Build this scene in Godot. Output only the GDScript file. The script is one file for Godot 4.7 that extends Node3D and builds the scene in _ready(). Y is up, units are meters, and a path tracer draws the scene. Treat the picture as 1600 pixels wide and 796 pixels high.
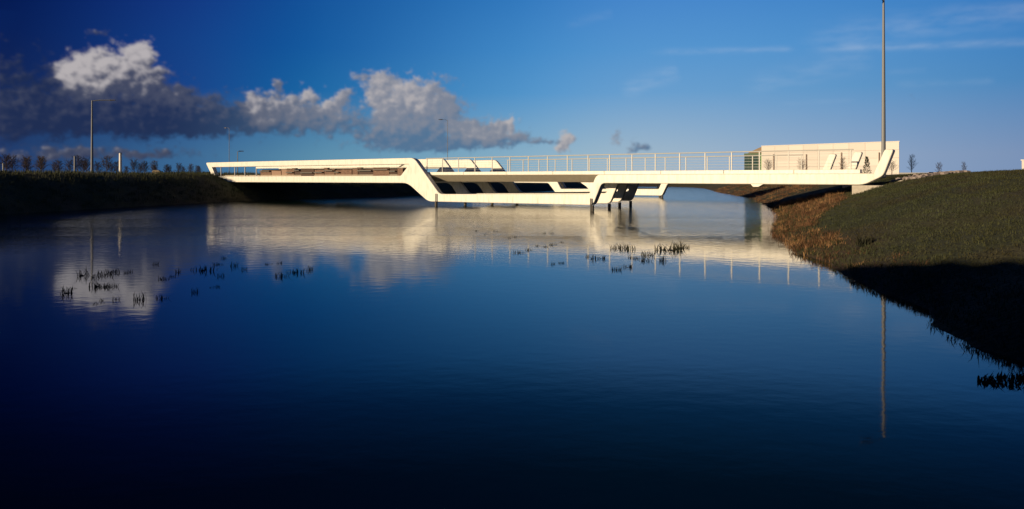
extends Node3D
# A low white road bridge with four angular girders over a wide canal, in low winter sun.

const EYE := Vector3(0, 2.1, 0)
const BRIDGE_AT := Vector3(5.04, 0, -50.67)
const BRIDGE_TURN := -39.0
const DECK := 2.36

var rng := RandomNumberGenerator.new()
var warp := FastNoiseLite.new()
var fluff := FastNoiseLite.new()
var lumps := FastNoiseLite.new()
var shore := PackedVector2Array()
var used := {}
var M := {}


func _ready() -> void:
	rng.seed = 41
	# camera: level, 2.1 m above the water, lens shifted down
	var cam := Camera3D.new()
	cam.name = "camera"
	add_child(cam)
	cam.position = EYE
	cam.keep_aspect = Camera3D.KEEP_HEIGHT
	var near := 0.2
	cam.set_frustum(near * 796.0 / 1256.0, Vector2(0, -near * 120.0 / 1256.0), near, 6000.0)
	cam.current = true
	# sky, sun, exposure
	var env := Environment.new()
	env.background_mode = Environment.BG_SKY
	var sm := PanoramaSkyMaterial.new()
	sm.panorama = make_sky()
	var sky := Sky.new()
	sky.sky_material = sm
	env.sky = sky
	env.tonemap_mode = Environment.TONE_MAPPER_LINEAR
	env.tonemap_exposure = 1.1
	env.background_energy_multiplier = 0.91
	env.sdfgi_enabled = true
	env.ssao_enabled = true
	env.ssil_enabled = true
	var we := WorldEnvironment.new()
	we.name = "world_environment"
	we.environment = env
	add_child(we)
	var sun := DirectionalLight3D.new()
	sun.name = "sun"
	sun.light_energy = 1.6
	sun.light_color = Color(1.0, 0.885, 0.71)
	sun.light_angular_distance = 0.5
	sun.shadow_enabled = true
	add_child(sun)
	var to_sun := direction(-115.0, 12.0)
	sun.look_at_from_position(to_sun * 100.0, Vector3.ZERO, Vector3.UP)
	# the place
	make_materials()
	make_canal()
	make_bridge()
	make_far_bridge()
	make_building()
	make_lamps()
	make_trees()
	make_small_things()
	make_plants()


# ------------------------------------------------------------------ sky

func direction(az: float, el: float) -> Vector3:
	var a := deg_to_rad(az)
	var e := deg_to_rad(el)
	return Vector3(sin(a) * cos(e), sin(e), -cos(a) * cos(e))


func sky_tables() -> Array:
	# colours of the clear air: columns by azimuth (0 straight ahead), rows by height
	var az := [-180, -150, -115, -80, -50, -33, -22, -13, 0, 9, 22, 33, 60, 100, 140, 180]
	var el := [1.5, 6, 9, 12.5, 15.5, 20, 30, 60]
	var rows := [
		["6e8cb0", "a0aebd", "d8cdbd", "80a0bf", "284474", "203a6a", "3c6892", "5e8fac", "86adc4", "9eb6c8", "8fa7c4", "7a92b6", "6486b0", "5c7ca8", "5a7ca8", "6e8cb0"],
		["3a6ca8", "6a9ac4", "a8bcc8", "4a7cb0", "0e2656", "112454", "184488", "226aa6", "5092c8", "689ece", "6097c8", "4c86bc", "3c74ae", "2a5e9c", "2a5c9a", "3a6ca8"],
		["1e5096", "4484ba", "7ca8c8", "22508e", "0a1e4c", "081c52", "144086", "1a5ea2", "4086c4", "5494ce", "5090cb", "3e80c0", "2e68a8", "1e5090", "1c4c8c", "1e5096"],
		["10326c", "225896", "4080b0", "10326c", "061848", "02164e", "123680", "17569c", "3278bc", "4686ca", "4082c6", "2c70b8", "1c4e90", "10326c", "0e306a", "10326c"],
		["0a2656", "184680", "2c6498", "0a2656", "041238", "02123e", "082460", "0a3a74", "124a84", "18548e", "16528c", "104680", "10386e", "0a2656", "0a2454", "0a2656"],
		["061a44", "0e3062", "1a4a7a", "061a44", "030e2e", "020e30", "041840", "05244a", "083056", "0a365a", "0a3458", "072e54", "072a54", "061a44", "061a44", "061a44"],
		["04163a", "08244e", "0e3058", "04163a", "030e2c", "030e2c", "041640", "051e48", "06264e", "072a50", "07284e", "06224a", "051c42", "04163a", "04163a", "04163a"],
		["041434", "051838", "061a3c", "041434", "041230", "041230", "041434", "041638", "051838", "051a3a", "051a3a", "051838", "041636", "041434", "041434", "041434"],
	]
	var lin := []
	for r in rows:
		var line := []
		for c in r:
			var k := Color(c as String).srgb_to_linear()
			line.append(Vector3(k.r, k.g, k.b))
		lin.append(line)
	return [az, el, lin]


func air(t: Array, a: float, e: float) -> Vector3:
	var az: Array = t[0]
	var el: Array = t[1]
	var lin: Array = t[2]
	var i := 0
	while i < az.size() - 2 and a > az[i + 1]:
		i += 1
	var j := 0
	while j < el.size() - 2 and e > el[j + 1]:
		j += 1
	var u := clampf((a - az[i]) / (az[i + 1] - az[i]), 0, 1)
	var v := clampf((e - el[j]) / (el[j + 1] - el[j]), 0, 1)
	var ia := maxi(i - 1, 0)
	var ib := mini(i + 2, az.size() - 1)
	var lo: Vector3 = (lin[j][i] as Vector3).cubic_interpolate(lin[j][i + 1], lin[j][ia], lin[j][ib], u)
	var hi: Vector3 = (lin[j + 1][i] as Vector3).cubic_interpolate(lin[j + 1][i + 1], lin[j + 1][ia], lin[j + 1][ib], u)
	return lo.lerp(hi, v).max(Vector3(0.0005, 0.002, 0.02))


func cloud_lumps() -> Array:
	# azimuth, height, half width, half height (degrees), density, brightness
	return [
		[-28.1,6.7,1.21,0.97,1.00,0.95], [-26.8,7.0,1.24,0.98,1.00,0.90], [-25.3,7.3,1.04,1.15,1.00,0.85], [-24.7,8.1,0.60,0.75,1.00,1.00], [-28.8,6.4,0.60,0.56,0.90,0.95], [-25.9,6.2,2.21,0.98,1.00,0.62],
		[-24.4,6.3,1.06,1.08,0.90,0.70], [-27.7,5.8,1.43,0.73,0.90,0.80], [-23.3,5.3,1.93,0.92,0.75,0.42], [-22.7,5.1,0.78,0.59,0.60,0.72], [-27.4,5.0,1.98,0.81,0.80,0.40], [-30.5,4.4,3.73,1.34,0.62,0.12],
		[-23.6,3.8,4.59,0.92,0.90,0.10], [-20.5,3.8,2.48,0.77,0.80,0.14], [-27.0,3.7,3.98,0.73,0.80,0.12], [-31.7,6.2,2.31,1.48,0.45,0.10], [-20.5,4.8,2.00,0.94,0.55,0.30], [-32.5,2.8,2.92,0.77,0.50,0.12],
		[-17.3,4.3,1.08,1.05,0.90,0.70], [-17.7,5.1,0.74,0.61,0.80,0.75], [-16.2,6.3,0.42,0.44,0.75,0.60], [-15.4,5.0,0.76,0.79,0.80,0.70], [-14.3,5.5,0.60,0.71,0.85,0.80], [-14.7,4.2,1.71,0.71,0.80,0.45],
		[-12.6,4.7,1.04,0.89,0.85,0.70], [-11.7,5.6,0.57,0.63,0.80,0.60], [-13.2,4.1,1.73,0.53,0.70,0.35], [-16.8,3.4,2.51,0.35,0.50,0.15], [-10.4,7.0,0.79,0.40,0.60,0.65], [-9.0,6.9,1.16,0.54,0.70,0.70],
		[-9.7,6.1,0.98,0.72,0.75,0.70], [-8.8,5.3,1.34,1.17,0.90,0.72], [-7.0,5.8,1.62,1.18,0.95,0.75], [-5.4,5.4,1.27,1.18,0.85,0.55], [-6.6,5.1,0.99,0.63,0.90,0.90], [-7.9,4.1,1.97,1.08,0.95,0.45],
		[-6.1,3.9,2.07,1.00,0.90,0.38], [-7.5,2.8,2.60,0.72,0.95,0.12], [-9.7,2.9,1.33,0.36,0.60,0.15], [-5.0,7.2,1.00,0.27,0.35,0.60], [-3.2,3.4,1.46,0.73,0.85,0.60], [-1.7,3.0,1.55,0.64,0.90,0.65],
		[-1.1,3.6,1.00,0.55,0.80,0.70], [-0.1,3.7,0.41,0.59,0.85,0.90], [-1.8,2.5,2.28,0.36,0.80,0.25], [-4.6,2.4,2.27,0.36,0.75,0.12], [0.7,2.9,0.91,0.36,0.70,0.40], [2.3,2.6,1.28,0.23,0.60,0.25],
		[3.6,2.3,0.42,0.6,0.95,0.85], [4.1,2.9,0.6,0.46,0.95,0.85], [7.4,2.9,0.46,0.42,0.7,0.65], [9.2,2.2,0.72,0.40,0.75,0.15], [8.4,2.0,0.45,0.23,0.40,0.20], [-12.8,2.8,0.43,0.31,0.50,0.15],
		[-15.1,2.9,0.60,0.22,0.45,0.15], [-31.7,1.2,0.79,0.31,0.60,0.45], [-29.8,1.4,0.76,0.32,0.65,0.50], [-28.3,1.5,0.85,0.36,0.70,0.50], [-25.5,1.6,1.26,0.25,0.55,0.50], [-23.6,1.5,1.45,0.29,0.60,0.48],
		[-30.0,3.7,4.5,1.0,0.75,0.06], [-23.0,3.5,5.0,0.8,0.8,0.06], [-26.0,4.4,8.0,1.0,0.5,0.12], [-13.5,4.0,6.0,0.8,0.30,0.22], [-4.5,3.4,4.5,0.8,0.36,0.30], [-7.0,2.3,4.0,0.5,0.7,0.10], [-4.4,5.0,1.2,1.0,0.7,0.5], [-12.0,3.5,3.0,0.5,0.5,0.2], [-16.5,5.0,1.6,0.8,0.5,0.6], [-28.0,1.6,6.0,0.45,0.45,0.45], [-27.4,9.1,0.54,0.32,0.45,0.50], [26.5,5.1,0.37,0.12,0.35,0.20]]


func streaks() -> Array:
	# high ice cloud and a contrail: azimuth and height of both ends, half width, strength
	return [[9.0, 8.8, 19.7, 8.6, 0.20, 0.11], [19.7, 8.6, 34.0, 8.05, 0.22, 0.13], [19.0, 8.9, 34.0, 10.2, 0.9, 0.10], [15.6, 6.0, 24.4, 7.9, 0.7, 0.07],
		[7.5, 6.0, 11.9, 7.5, 0.5, 0.12], [24.8, 6.8, 27.4, 6.8, 0.14, 0.05], [24.8, 6.0, 31.2, 5.9, 0.2, 0.05], [18.1, 5.0, 23.3, 5.1, 0.14, 0.04], [3.6, 10.7, 7.3, 11.5, 0.3, 0.04]]


func over_air(c: Vector3, a: float, e: float, near: Array) -> Vector3:
	var wa := a + warp.get_noise_2d(a * 10, e * 14) * 0.34 + fluff.get_noise_2d(a * 30 + 90, e * 34) * 0.16
	var we := e + warp.get_noise_2d(a * 10 + 300, e * 14) * 0.26 + fluff.get_noise_2d(a * 30, e * 34 + 70) * 0.14
	var sum := 0.0
	var bright := 0.0
	var clear := 1.0
	for b in near:
		var dx: float = (wa - b[0]) / b[2]
		var dy: float = (we - b[1]) / b[3]
		var r := dx * dx + dy * dy
		if r > 5.0:
			continue
		var g: float = exp(-r * 1.1) * b[4]
		clear *= 1.0 - minf(g, 0.97)
		var g2 := g * g
		sum += g2
		bright += g2 * (b[5] - clampf(dy * -0.16, -0.06, 0.2) - clampf(dx * 0.14, -0.08, 0.14))
	if sum > 0.0004:
		var n := fluff.get_noise_2d(a * 22, e * 26)
		var body := 1.0 - clear
		var alpha := smoothstep(0.14, 0.70, body + n * 0.42 + fluff.get_noise_2d(a * 60 + 40, e * 70) * 0.16)
		var relief := fluff.get_noise_2d(a * 22 - 3.0, e * 26 + 3.0) - fluff.get_noise_2d(a * 22 + 3.0, e * 26 - 3.0)
		var lit := clampf(bright / sum + n * 0.12 - relief * 0.22 + warp.get_noise_2d(a * 26 + 70, e * 30) * 0.12, 0, 1)
		var far := smoothstep(-24.0, -8.0, a)
		var dark := Vector3(0.014, 0.026, 0.080).lerp(Vector3(0.085, 0.165, 0.285), far)
		var mid := Vector3(0.060, 0.070, 0.118).lerp(Vector3(0.215, 0.235, 0.295), far)
		var top := Vector3(0.50, 0.465, 0.47).lerp(Vector3(0.49, 0.45, 0.445), far)
		var k := dark.lerp(mid, smoothstep(0.0, 0.55, lit)).lerp(top, smoothstep(0.5, 1.05, lit))
		c = c.lerp(k, alpha * 0.93)
	return c


func make_sky() -> ImageTexture:
	warp.seed = 5
	warp.frequency = 0.055
	warp.fractal_octaves = 3
	fluff.seed = 11
	fluff.frequency = 0.04
	fluff.fractal_octaves = 5
	fluff.fractal_gain = 0.56
	var t := sky_tables()
	# the whole dome, coarse, with a loose band of cumulus away from the view
	var w := 512
	var h := 256
	var data := PackedFloat32Array()
	data.resize(w * h * 4)
	for y in h:
		var e := 90.0 - (y + 0.5) * 180.0 / h
		for x in w:
			var a := (x + 0.5) * 360.0 / w - 180.0
			var c := air(t, a, maxf(e, 0.0))
			if e > 0.0 and e < 22.0:
				var d := direction(a, 0.0)
				var n := fluff.get_noise_3d(d.x * 190, e * 9, d.z * 190)
				var band := smoothstep(0.0, 2.0, e) * (1.0 - smoothstep(7.0, 11.0, e)) * smoothstep(40.0, 52.0, absf(a))
				c = c.lerp(Vector3(0.10, 0.13, 0.2).lerp(Vector3(0.3, 0.3, 0.33), clampf(n * 1.4 + e * 0.05, 0, 1)), band * smoothstep(0.05, 0.4, n) * 0.8)
			var i := (y * w + x) * 4
			data[i] = c.x
			data[i + 1] = c.y
			data[i + 2] = c.z
			data[i + 3] = 1.0
	var img := Image.create_from_data(w, h, false, Image.FORMAT_RGBAF, data.to_byte_array())
	img.resize(4096, 2048, Image.INTERPOLATE_BILINEAR)
	# the part with the low clouds, fine
	var x0 := 1635
	var x1 := 2455
	var y0 := 868
	var y1 := 1024
	var pw := x1 - x0
	var fine := PackedFloat32Array()
	fine.resize(pw * (y1 - y0) * 4)
	var blobs := cloud_lumps()
	var lines := streaks()
	for x in range(x0, x1):
		var a := (x + 0.5) * 360.0 / 4096.0 - 180.0
		var near := []
		for b in blobs:
			if absf(a - b[0]) < b[2] * 2.3 + 0.7:
				near.append(b)
		for y in range(y0, y1):
			var e := 90.0 - (y + 0.5) * 180.0 / 2048.0
			var c := air(t, a, maxf(e, 0.0))
			if near:
				c = over_air(c, a, e, near)
			if a > 2.0:
				for s in lines:
					var p := Vector2(a, e)
					var s0 := Vector2(s[0], s[1])
					var s1 := Vector2(s[2], s[3])
					var along := (p - s0).dot(s1 - s0) / (s1 - s0).length_squared()
					if along < 0.0 or along > 1.0:
						continue
					var off: float = (p - s0.lerp(s1, along)).length() / s[4]
					if off < 2.5:
						var k: float = exp(-off * off) * s[5] * smoothstep(0.0, 0.25, along) * smoothstep(1.0, 0.9, along) * clampf(0.75 + 1.1 * fluff.get_noise_2d(a * 9, e * 40), 0.1, 1.3)
						c = c.lerp(Vector3(0.62, 0.68, 0.76), k)
			var i := ((y - y0) * pw + x - x0) * 4
			fine[i] = c.x
			fine[i + 1] = c.y
			fine[i + 2] = c.z
			fine[i + 3] = 1.0
	var part := Image.create_from_data(pw, y1 - y0, false, Image.FORMAT_RGBAF, fine.to_byte_array())
	img.blit_rect(part, Rect2i(0, 0, pw, y1 - y0), Vector2i(x0, y0))
	# straight ahead is the seam of a panorama: swap the halves
	var turned := Image.create(4096, 2048, false, Image.FORMAT_RGBAF)
	turned.blit_rect(img, Rect2i(2048, 0, 2048, 2048), Vector2i(0, 0))
	turned.blit_rect(img, Rect2i(0, 0, 2048, 2048), Vector2i(2048, 0))
	return ImageTexture.create_from_image(turned)


# ------------------------------------------------------------------ helpers

func new_st() -> SurfaceTool:
	var st := SurfaceTool.new()
	st.begin(Mesh.PRIMITIVE_TRIANGLES)
	st.set_smooth_group(-1)
	return st


func tri(st: SurfaceTool, a: Vector3, b: Vector3, c: Vector3) -> void:   # counter-clockwise seen from outside
	st.add_vertex(a)
	st.add_vertex(c)
	st.add_vertex(b)


func quad(st: SurfaceTool, a: Vector3, b: Vector3, c: Vector3, d: Vector3) -> void:
	tri(st, a, b, c)
	tri(st, a, c, d)


func box(st: SurfaceTool, lo: Vector3, hi: Vector3) -> void:
	hexa(st, [Vector3(lo.x, lo.y, lo.z), Vector3(hi.x, lo.y, lo.z), Vector3(hi.x, lo.y, hi.z), Vector3(lo.x, lo.y, hi.z),
		Vector3(lo.x, hi.y, lo.z), Vector3(hi.x, hi.y, lo.z), Vector3(hi.x, hi.y, hi.z), Vector3(lo.x, hi.y, hi.z)])


func hexa(st: SurfaceTool, p: Array) -> void:   # bottom ring then top ring, x+ then z+
	quad(st, p[0], p[1], p[2], p[3])
	quad(st, p[7], p[6], p[5], p[4])
	quad(st, p[3], p[2], p[6], p[7])
	quad(st, p[1], p[0], p[4], p[5])
	quad(st, p[2], p[1], p[5], p[6])
	quad(st, p[0], p[3], p[7], p[4])


func tube(st: SurfaceTool, a: Vector3, b: Vector3, ra: float, rb: float, sides := 8, caps := true) -> void:
	var d := (b - a).normalized()
	var s := d.cross(Vector3.UP if absf(d.y) < 0.9 else Vector3.RIGHT).normalized()
	var t := s.cross(d)
	for i in sides:
		var p := s * cos(TAU * i / sides) + t * sin(TAU * i / sides)
		var q := s * cos(TAU * (i + 1) / sides) + t * sin(TAU * (i + 1) / sides)
		quad(st, a + q * ra, a + p * ra, b + p * rb, b + q * rb)
		if caps:
			tri(st, a, a + p * ra, a + q * ra)
			tri(st, b, b + q * rb, b + p * rb)


func inset(poly: PackedVector2Array, by: float) -> PackedVector2Array:   # counter-clockwise shrinks
	var out := PackedVector2Array()
	var n := poly.size()
	for i in n:
		var e0 := (poly[i] - poly[(i + n - 1) % n]).normalized()
		var e1 := (poly[(i + 1) % n] - poly[i]).normalized()
		var n0 := Vector2(-e0.y, e0.x)
		var n1 := Vector2(-e1.y, e1.x)
		var m := (n0 + n1).normalized()
		out.append(poly[i] + m * by / maxf(m.dot(n0), 0.4))
	return out


func rounded(points: Array, radii: Array) -> PackedVector2Array:
	var out := PackedVector2Array()
	var n := points.size()
	for i in n:
		var p: Vector2 = points[i]
		var r: float = radii[i]
		if r <= 0.0:
			out.append(p)
			continue
		var a: Vector2 = p + (points[(i + n - 1) % n] - p).normalized() * r
		var b: Vector2 = p + (points[(i + 1) % n] - p).normalized() * r
		for k in 6:
			var t := k / 5.0
			out.append(a.lerp(p, t).lerp(p.lerp(b, t), t))
	return out


func ring(st: SurfaceTool, a: PackedVector2Array, za: float, b: PackedVector2Array, zb: float) -> void:
	for i in a.size():
		var j := (i + 1) % a.size()
		quad(st, Vector3(a[i].x, a[i].y, za), Vector3(b[i].x, b[i].y, zb), Vector3(b[j].x, b[j].y, zb), Vector3(a[j].x, a[j].y, za))


func face(st: SurfaceTool, outer: PackedVector2Array, hole: PackedVector2Array, z: float, front: bool) -> void:
	var poly := outer
	if hole.size():
		var bi := 0
		var bj := 0
		var best := INF
		for i in outer.size():
			for j in hole.size():
				if outer[i].distance_to(hole[j]) < best:
					best = outer[i].distance_to(hole[j])
					bi = i
					bj = j
		poly = PackedVector2Array()
		for i in outer.size() + 1:
			poly.append(outer[(bi + i) % outer.size()])
		for j in hole.size() + 1:   # the hole runs clockwise
			poly.append(hole[(bj + j) % hole.size()])
	var idx := ears(poly) if hole.size() else Geometry2D.triangulate_polygon(poly)
	if idx.is_empty():
		print("face not triangulated ", poly.size())
	for i in range(0, idx.size(), 3):
		var a := poly[idx[i]]
		var b := poly[idx[i + 1]]
		var c := poly[idx[i + 2]]
		if ((b - a).cross(c - a) > 0.0) != front:
			var swap := b
			b = c
			c = swap
		tri(st, Vector3(a.x, a.y, z), Vector3(b.x, b.y, z), Vector3(c.x, c.y, z))


func ears(poly: PackedVector2Array) -> PackedInt32Array:   # ear clipping that lets the two sides of a keyhole cut touch
	var left := range(poly.size())
	var out := PackedInt32Array()
	while left.size() > 3:
		var found := false
		for i in left.size():
			var ia: int = left[(i + left.size() - 1) % left.size()]
			var ib: int = left[i]
			var ic: int = left[(i + 1) % left.size()]
			var a := poly[ia]
			var b := poly[ib]
			var c := poly[ic]
			if (b - a).cross(c - b) <= 1e-9:
				continue
			var clear := true
			for k in left:
				var p := poly[k]
				if p.is_equal_approx(a) or p.is_equal_approx(b) or p.is_equal_approx(c):
					continue
				if (b - a).cross(p - a) >= 0.0 and (c - b).cross(p - b) >= 0.0 and (a - c).cross(p - c) >= 0.0:
					clear = false
					break
			if clear:
				out.append_array([ia, ib, ic])
				left.remove_at(i)
				found = true
				break
		if not found:
			var flat := -1
			for i in left.size():
				var a := poly[left[(i + left.size() - 1) % left.size()]]
				var b := poly[left[i]]
				var c := poly[left[(i + 1) % left.size()]]
				if absf((b - a).cross(c - b)) <= 1e-7:
					flat = i
			if flat < 0:
				return PackedInt32Array()
			left.remove_at(flat)
	out.append_array(left)
	return out


func extrude(st: SurfaceTool, outer: PackedVector2Array, hole: PackedVector2Array, z_front: float, z_back: float, bevel := 0.06) -> void:
	# outer counter-clockwise, hole clockwise; a rounded edge on both faces
	var o1 := inset(outer, bevel)
	var o2 := inset(outer, bevel * 0.3)
	var h1 := inset(hole, bevel) if hole.size() else hole
	var h2 := inset(hole, bevel * 0.3) if hole.size() else hole
	face(st, o1, h1, z_front, true)
	face(st, o1, h1, z_back, false)
	for s in [[o1, o2, outer], [h1, h2, hole]]:
		if s[0].size() == 0:
			continue
		ring(st, s[0], z_front, s[1], z_front - bevel * 0.3)
		ring(st, s[1], z_front - bevel * 0.3, s[2], z_front - bevel)
		ring(st, s[2], z_front - bevel, s[2], z_back + bevel)
		ring(st, s[2], z_back + bevel, s[1], z_back + bevel * 0.3)
		ring(st, s[1], z_back + bevel * 0.3, s[0], z_back)


func mesh_of(st: SurfaceTool) -> ArrayMesh:
	st.generate_normals()
	return st.commit()


func put(called: String, mesh: Mesh, mat: Material, parent: Node = self) -> MeshInstance3D:
	var o := MeshInstance3D.new()
	o.name = numbered(called) if parent == self else called
	o.mesh = mesh
	o.material_override = mat
	parent.add_child(o, true)
	return o


func numbered(called: String) -> String:
	var n: int = used.get(called, 0)
	used[called] = n + 1
	return called if n == 0 else "%s_%03d" % [called, n]


func tag(o: Node3D, label: String, category: String, group := "") -> void:
	o.set_meta("label", label)
	o.set_meta("category", category)
	if group:
		o.set_meta("group", group)


func setting(o: Node3D, kind := "structure") -> Node3D:
	o.set_meta("kind", kind)
	return o


func thing(called: String, at: Vector3, turn: float, label: String, category: String, group := "") -> Node3D:
	var o := Node3D.new()
	o.name = numbered(called)
	add_child(o)
	o.position = at
	o.rotation_degrees.y = turn
	tag(o, label, category, group)
	return o


func noise_texture(freq: float, octaves: int, ramp: Array = [], size := 512, as_seed := 3) -> NoiseTexture2D:
	var n := FastNoiseLite.new()
	n.seed = as_seed
	n.frequency = freq
	n.fractal_octaves = octaves
	var t := NoiseTexture2D.new()
	t.width = size
	t.height = size
	t.seamless = true
	t.noise = n
	if ramp:
		var g := Gradient.new()
		g.offsets = PackedFloat32Array(range(ramp.size()).map(func(i): return float(i) / (ramp.size() - 1)))
		g.colors = PackedColorArray(ramp)
		t.color_ramp = g
	return t


func matte(color: Color, rough := 0.8) -> StandardMaterial3D:   # colour given as real-world linear reflectance
	var m := StandardMaterial3D.new()
	m.albedo_color = color.linear_to_srgb()
	m.roughness = rough
	return m


func textured(ramp: Array, freq: float, scale: Vector3, rough: float, as_seed := 3) -> StandardMaterial3D:
	var m := StandardMaterial3D.new()
	m.albedo_texture = noise_texture(freq, 4, ramp.map(func(c): return (c as Color).linear_to_srgb()), 512, as_seed)
	m.uv1_triplanar = true
	m.uv1_world_triplanar = true
	m.uv1_scale = scale
	m.roughness = rough
	return m


func make_materials() -> void:
	M.white = textured([Color(0.58, 0.56, 0.51), Color(0.77, 0.775, 0.74), Color(0.81, 0.80, 0.775)], 0.014, Vector3(0.6, 0.10, 0.6), 0.42)
	M.rail = matte(Color(0.48, 0.49, 0.49), 0.4)
	M.soffit = textured([Color(0.50, 0.45, 0.36), Color(0.60, 0.55, 0.45)], 0.02, Vector3(0.3, 0.3, 0.3), 0.7)
	M.asphalt = textured([Color(0.04, 0.04, 0.042), Color(0.07, 0.07, 0.07)], 0.05, Vector3(0.5, 0.5, 0.5), 0.9)
	M.panel = textured([Color(0.045, 0.022, 0.015), Color(0.13, 0.07, 0.045), Color(0.34, 0.21, 0.16)], 0.025, Vector3(0.35, 1.3, 0.35), 0.7, 9)
	M.panel_dark = matte(Color(0.06, 0.035, 0.028), 0.8)
	M.panel_pale = textured([Color(0.16, 0.09, 0.06), Color(0.40, 0.27, 0.21)], 0.03, Vector3(0.8, 1.5, 0.8), 0.7, 12)
	M.dark_steel = matte(Color(0.09, 0.085, 0.08), 0.6)
	M.galvanised = matte(Color(0.17, 0.185, 0.21), 0.5)
	M.concrete = textured([Color(0.38, 0.35, 0.31), Color(0.52, 0.49, 0.44)], 0.03, Vector3(0.4, 0.4, 0.4), 0.9)
	M.cladding = []
	for c in [Color(0.60, 0.575, 0.57), Color(0.63, 0.60, 0.59), Color(0.57, 0.545, 0.535), Color(0.61, 0.59, 0.58)]:
		M.cladding.append(matte(c, 0.6))
	M.joint = matte(Color(0.30, 0.24, 0.21), 0.8)
	M.green = matte(Color(0.13, 0.30, 0.06), 0.5)
	M.dark_green = matte(Color(0.03, 0.08, 0.03), 0.5)
	M.pane = matte(Color(0.02, 0.05, 0.045), 0.06)
	M.roof = matte(Color(0.22, 0.17, 0.12), 0.8)
	M.bark = matte(Color(0.055, 0.04, 0.045), 0.9)
	M.twig = matte(Color(0.042, 0.030, 0.034), 0.9)
	M.needle = matte(Color(0.03, 0.05, 0.025), 0.9)
	M.stone = textured([Color(0.20, 0.17, 0.17), Color(0.38, 0.33, 0.32)], 0.03, Vector3(1, 1, 1), 0.9)
	M.pale = matte(Color(0.5, 0.4, 0.25), 0.8)
	M.plain_white = matte(Color(0.75, 0.74, 0.70), 0.5)
	var g := StandardMaterial3D.new()
	g.vertex_color_use_as_albedo = true
	g.albedo_texture = noise_texture(0.02, 5, [Color(0.55, 0.58, 0.5), Color(0.8, 0.8, 0.75), Color(1, 1, 0.95)], 1024)
	g.uv1_triplanar = true
	g.uv1_world_triplanar = true
	g.uv1_scale = Vector3(0.22, 0.22, 0.22)
	g.roughness = 0.95
	g.heightmap_enabled = true
	g.heightmap_texture = noise_texture(0.06, 4, [], 512, 8)
	g.heightmap_scale = 6.0
	M.ground = g
	var b := StandardMaterial3D.new()
	b.vertex_color_use_as_albedo = true
	b.roughness = 0.8
	M.blade = b
	var wtr := StandardMaterial3D.new()
	wtr.albedo_color = Color(0.0008, 0.0105, 0.0075).linear_to_srgb()
	wtr.roughness = 0.05
	wtr.metallic_specular = 0.33
	wtr.uv1_triplanar = true
	wtr.uv1_world_triplanar = true
	wtr.uv1_scale = Vector3(0.11, 0.11, 0.16)
	wtr.heightmap_enabled = true
	wtr.heightmap_texture = noise_texture(0.016, 4, [], 1024, 21)
	wtr.heightmap_scale = 0.25
	M.water = wtr


# ------------------------------------------------------------------ ground and water

func shore_line() -> PackedVector2Array:   # x and z of the water's edge, round the canal
	return PackedVector2Array([
		Vector2(-5.5, -4), Vector2(-2.5, -1.8), Vector2(0, -1.4), Vector2(3, -2.9), Vector2(4.9, -5.2), Vector2(5.75, -8.2), Vector2(5.85, -9.9), Vector2(6.35, -12.4), Vector2(6.75, -14.3), Vector2(7.0, -16.6),
		Vector2(7.5, -19), Vector2(8.3, -23.5), Vector2(9.5, -28.5), Vector2(11.6, -35), Vector2(14.2, -42.5), Vector2(17.6, -54), Vector2(20.5, -66), Vector2(24.6, -82),
		Vector2(29, -112), Vector2(38, -160), Vector2(40, -195), Vector2(28, -200), Vector2(23, -175), Vector2(9, -134), Vector2(-3, -110), Vector2(-12, -95), Vector2(-18.5, -86), Vector2(-23, -78), Vector2(-26, -67),
		Vector2(-29.5, -46), Vector2(-27, -36), Vector2(-19, -26), Vector2(-13, -18.5), Vector2(-9, -10)])


func from_shore(p: Vector2) -> float:   # metres inland; negative over the water
	var best := INF
	var n := shore.size()
	var inside := false
	for i in n:
		var a := shore[i]
		var b := shore[(i + 1) % n]
		var d := b - a
		var q := p - a
		best = minf(best, (q - d * clampf(q.dot(d) / d.length_squared(), 0.0, 1.0)).length_squared())
		if (a.y > p.y) != (b.y > p.y) and p.x < d.x * (p.y - a.y) / d.y + a.x:
			inside = not inside
	return -sqrt(best) if inside else sqrt(best)


func ground_at(x: float, z: float) -> float:
	var s := from_shore(Vector2(x, z)) + lumps.get_noise_2d(x * 3.0, z * 3.0) * 0.35
	return height_for(x, z, s)


func height_for(x: float, z: float, s: float) -> float:
	if s < 0.0:
		return maxf(-1.4, s * 0.5)
	var right := smoothstep(-8.0, 4.0, x)
	var top := lerpf(2.45, 2.32, right) + 0.10 * smoothstep(14.0, 18.0, x) * smoothstep(-34.0, -26.0, z)
	top = lerpf(top, 0.75, exp(-(x * x + z * z) / 40.0))
	var t := clampf(s / lerpf(6.5, 8.5, right), 0.0, 1.0)
	var y := top * (1.0 - pow(1.0 - t, 1.55))
	y += lumps.get_noise_2d(x * 2.0 + 50.0, z * 2.0) * 0.06 * minf(s, 1.0)
	# a dike on the left beside the viewer, whose long shadow lies on the foot of the right bank
	var back := x * -0.906 + z * 0.423
	var across := x * 0.423 + z * 0.906
	var crest := 5.75 + (0.08 * (across + 16.5) if across > -16.5 else 0.28 * (across + 16.5))
	crest = minf(crest, 7.0) * (1.0 - smoothstep(12.0, 30.0, across))
	return maxf(y, minf(crest - absf(back - 13.0) * 0.7, s * 1.2))


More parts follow.
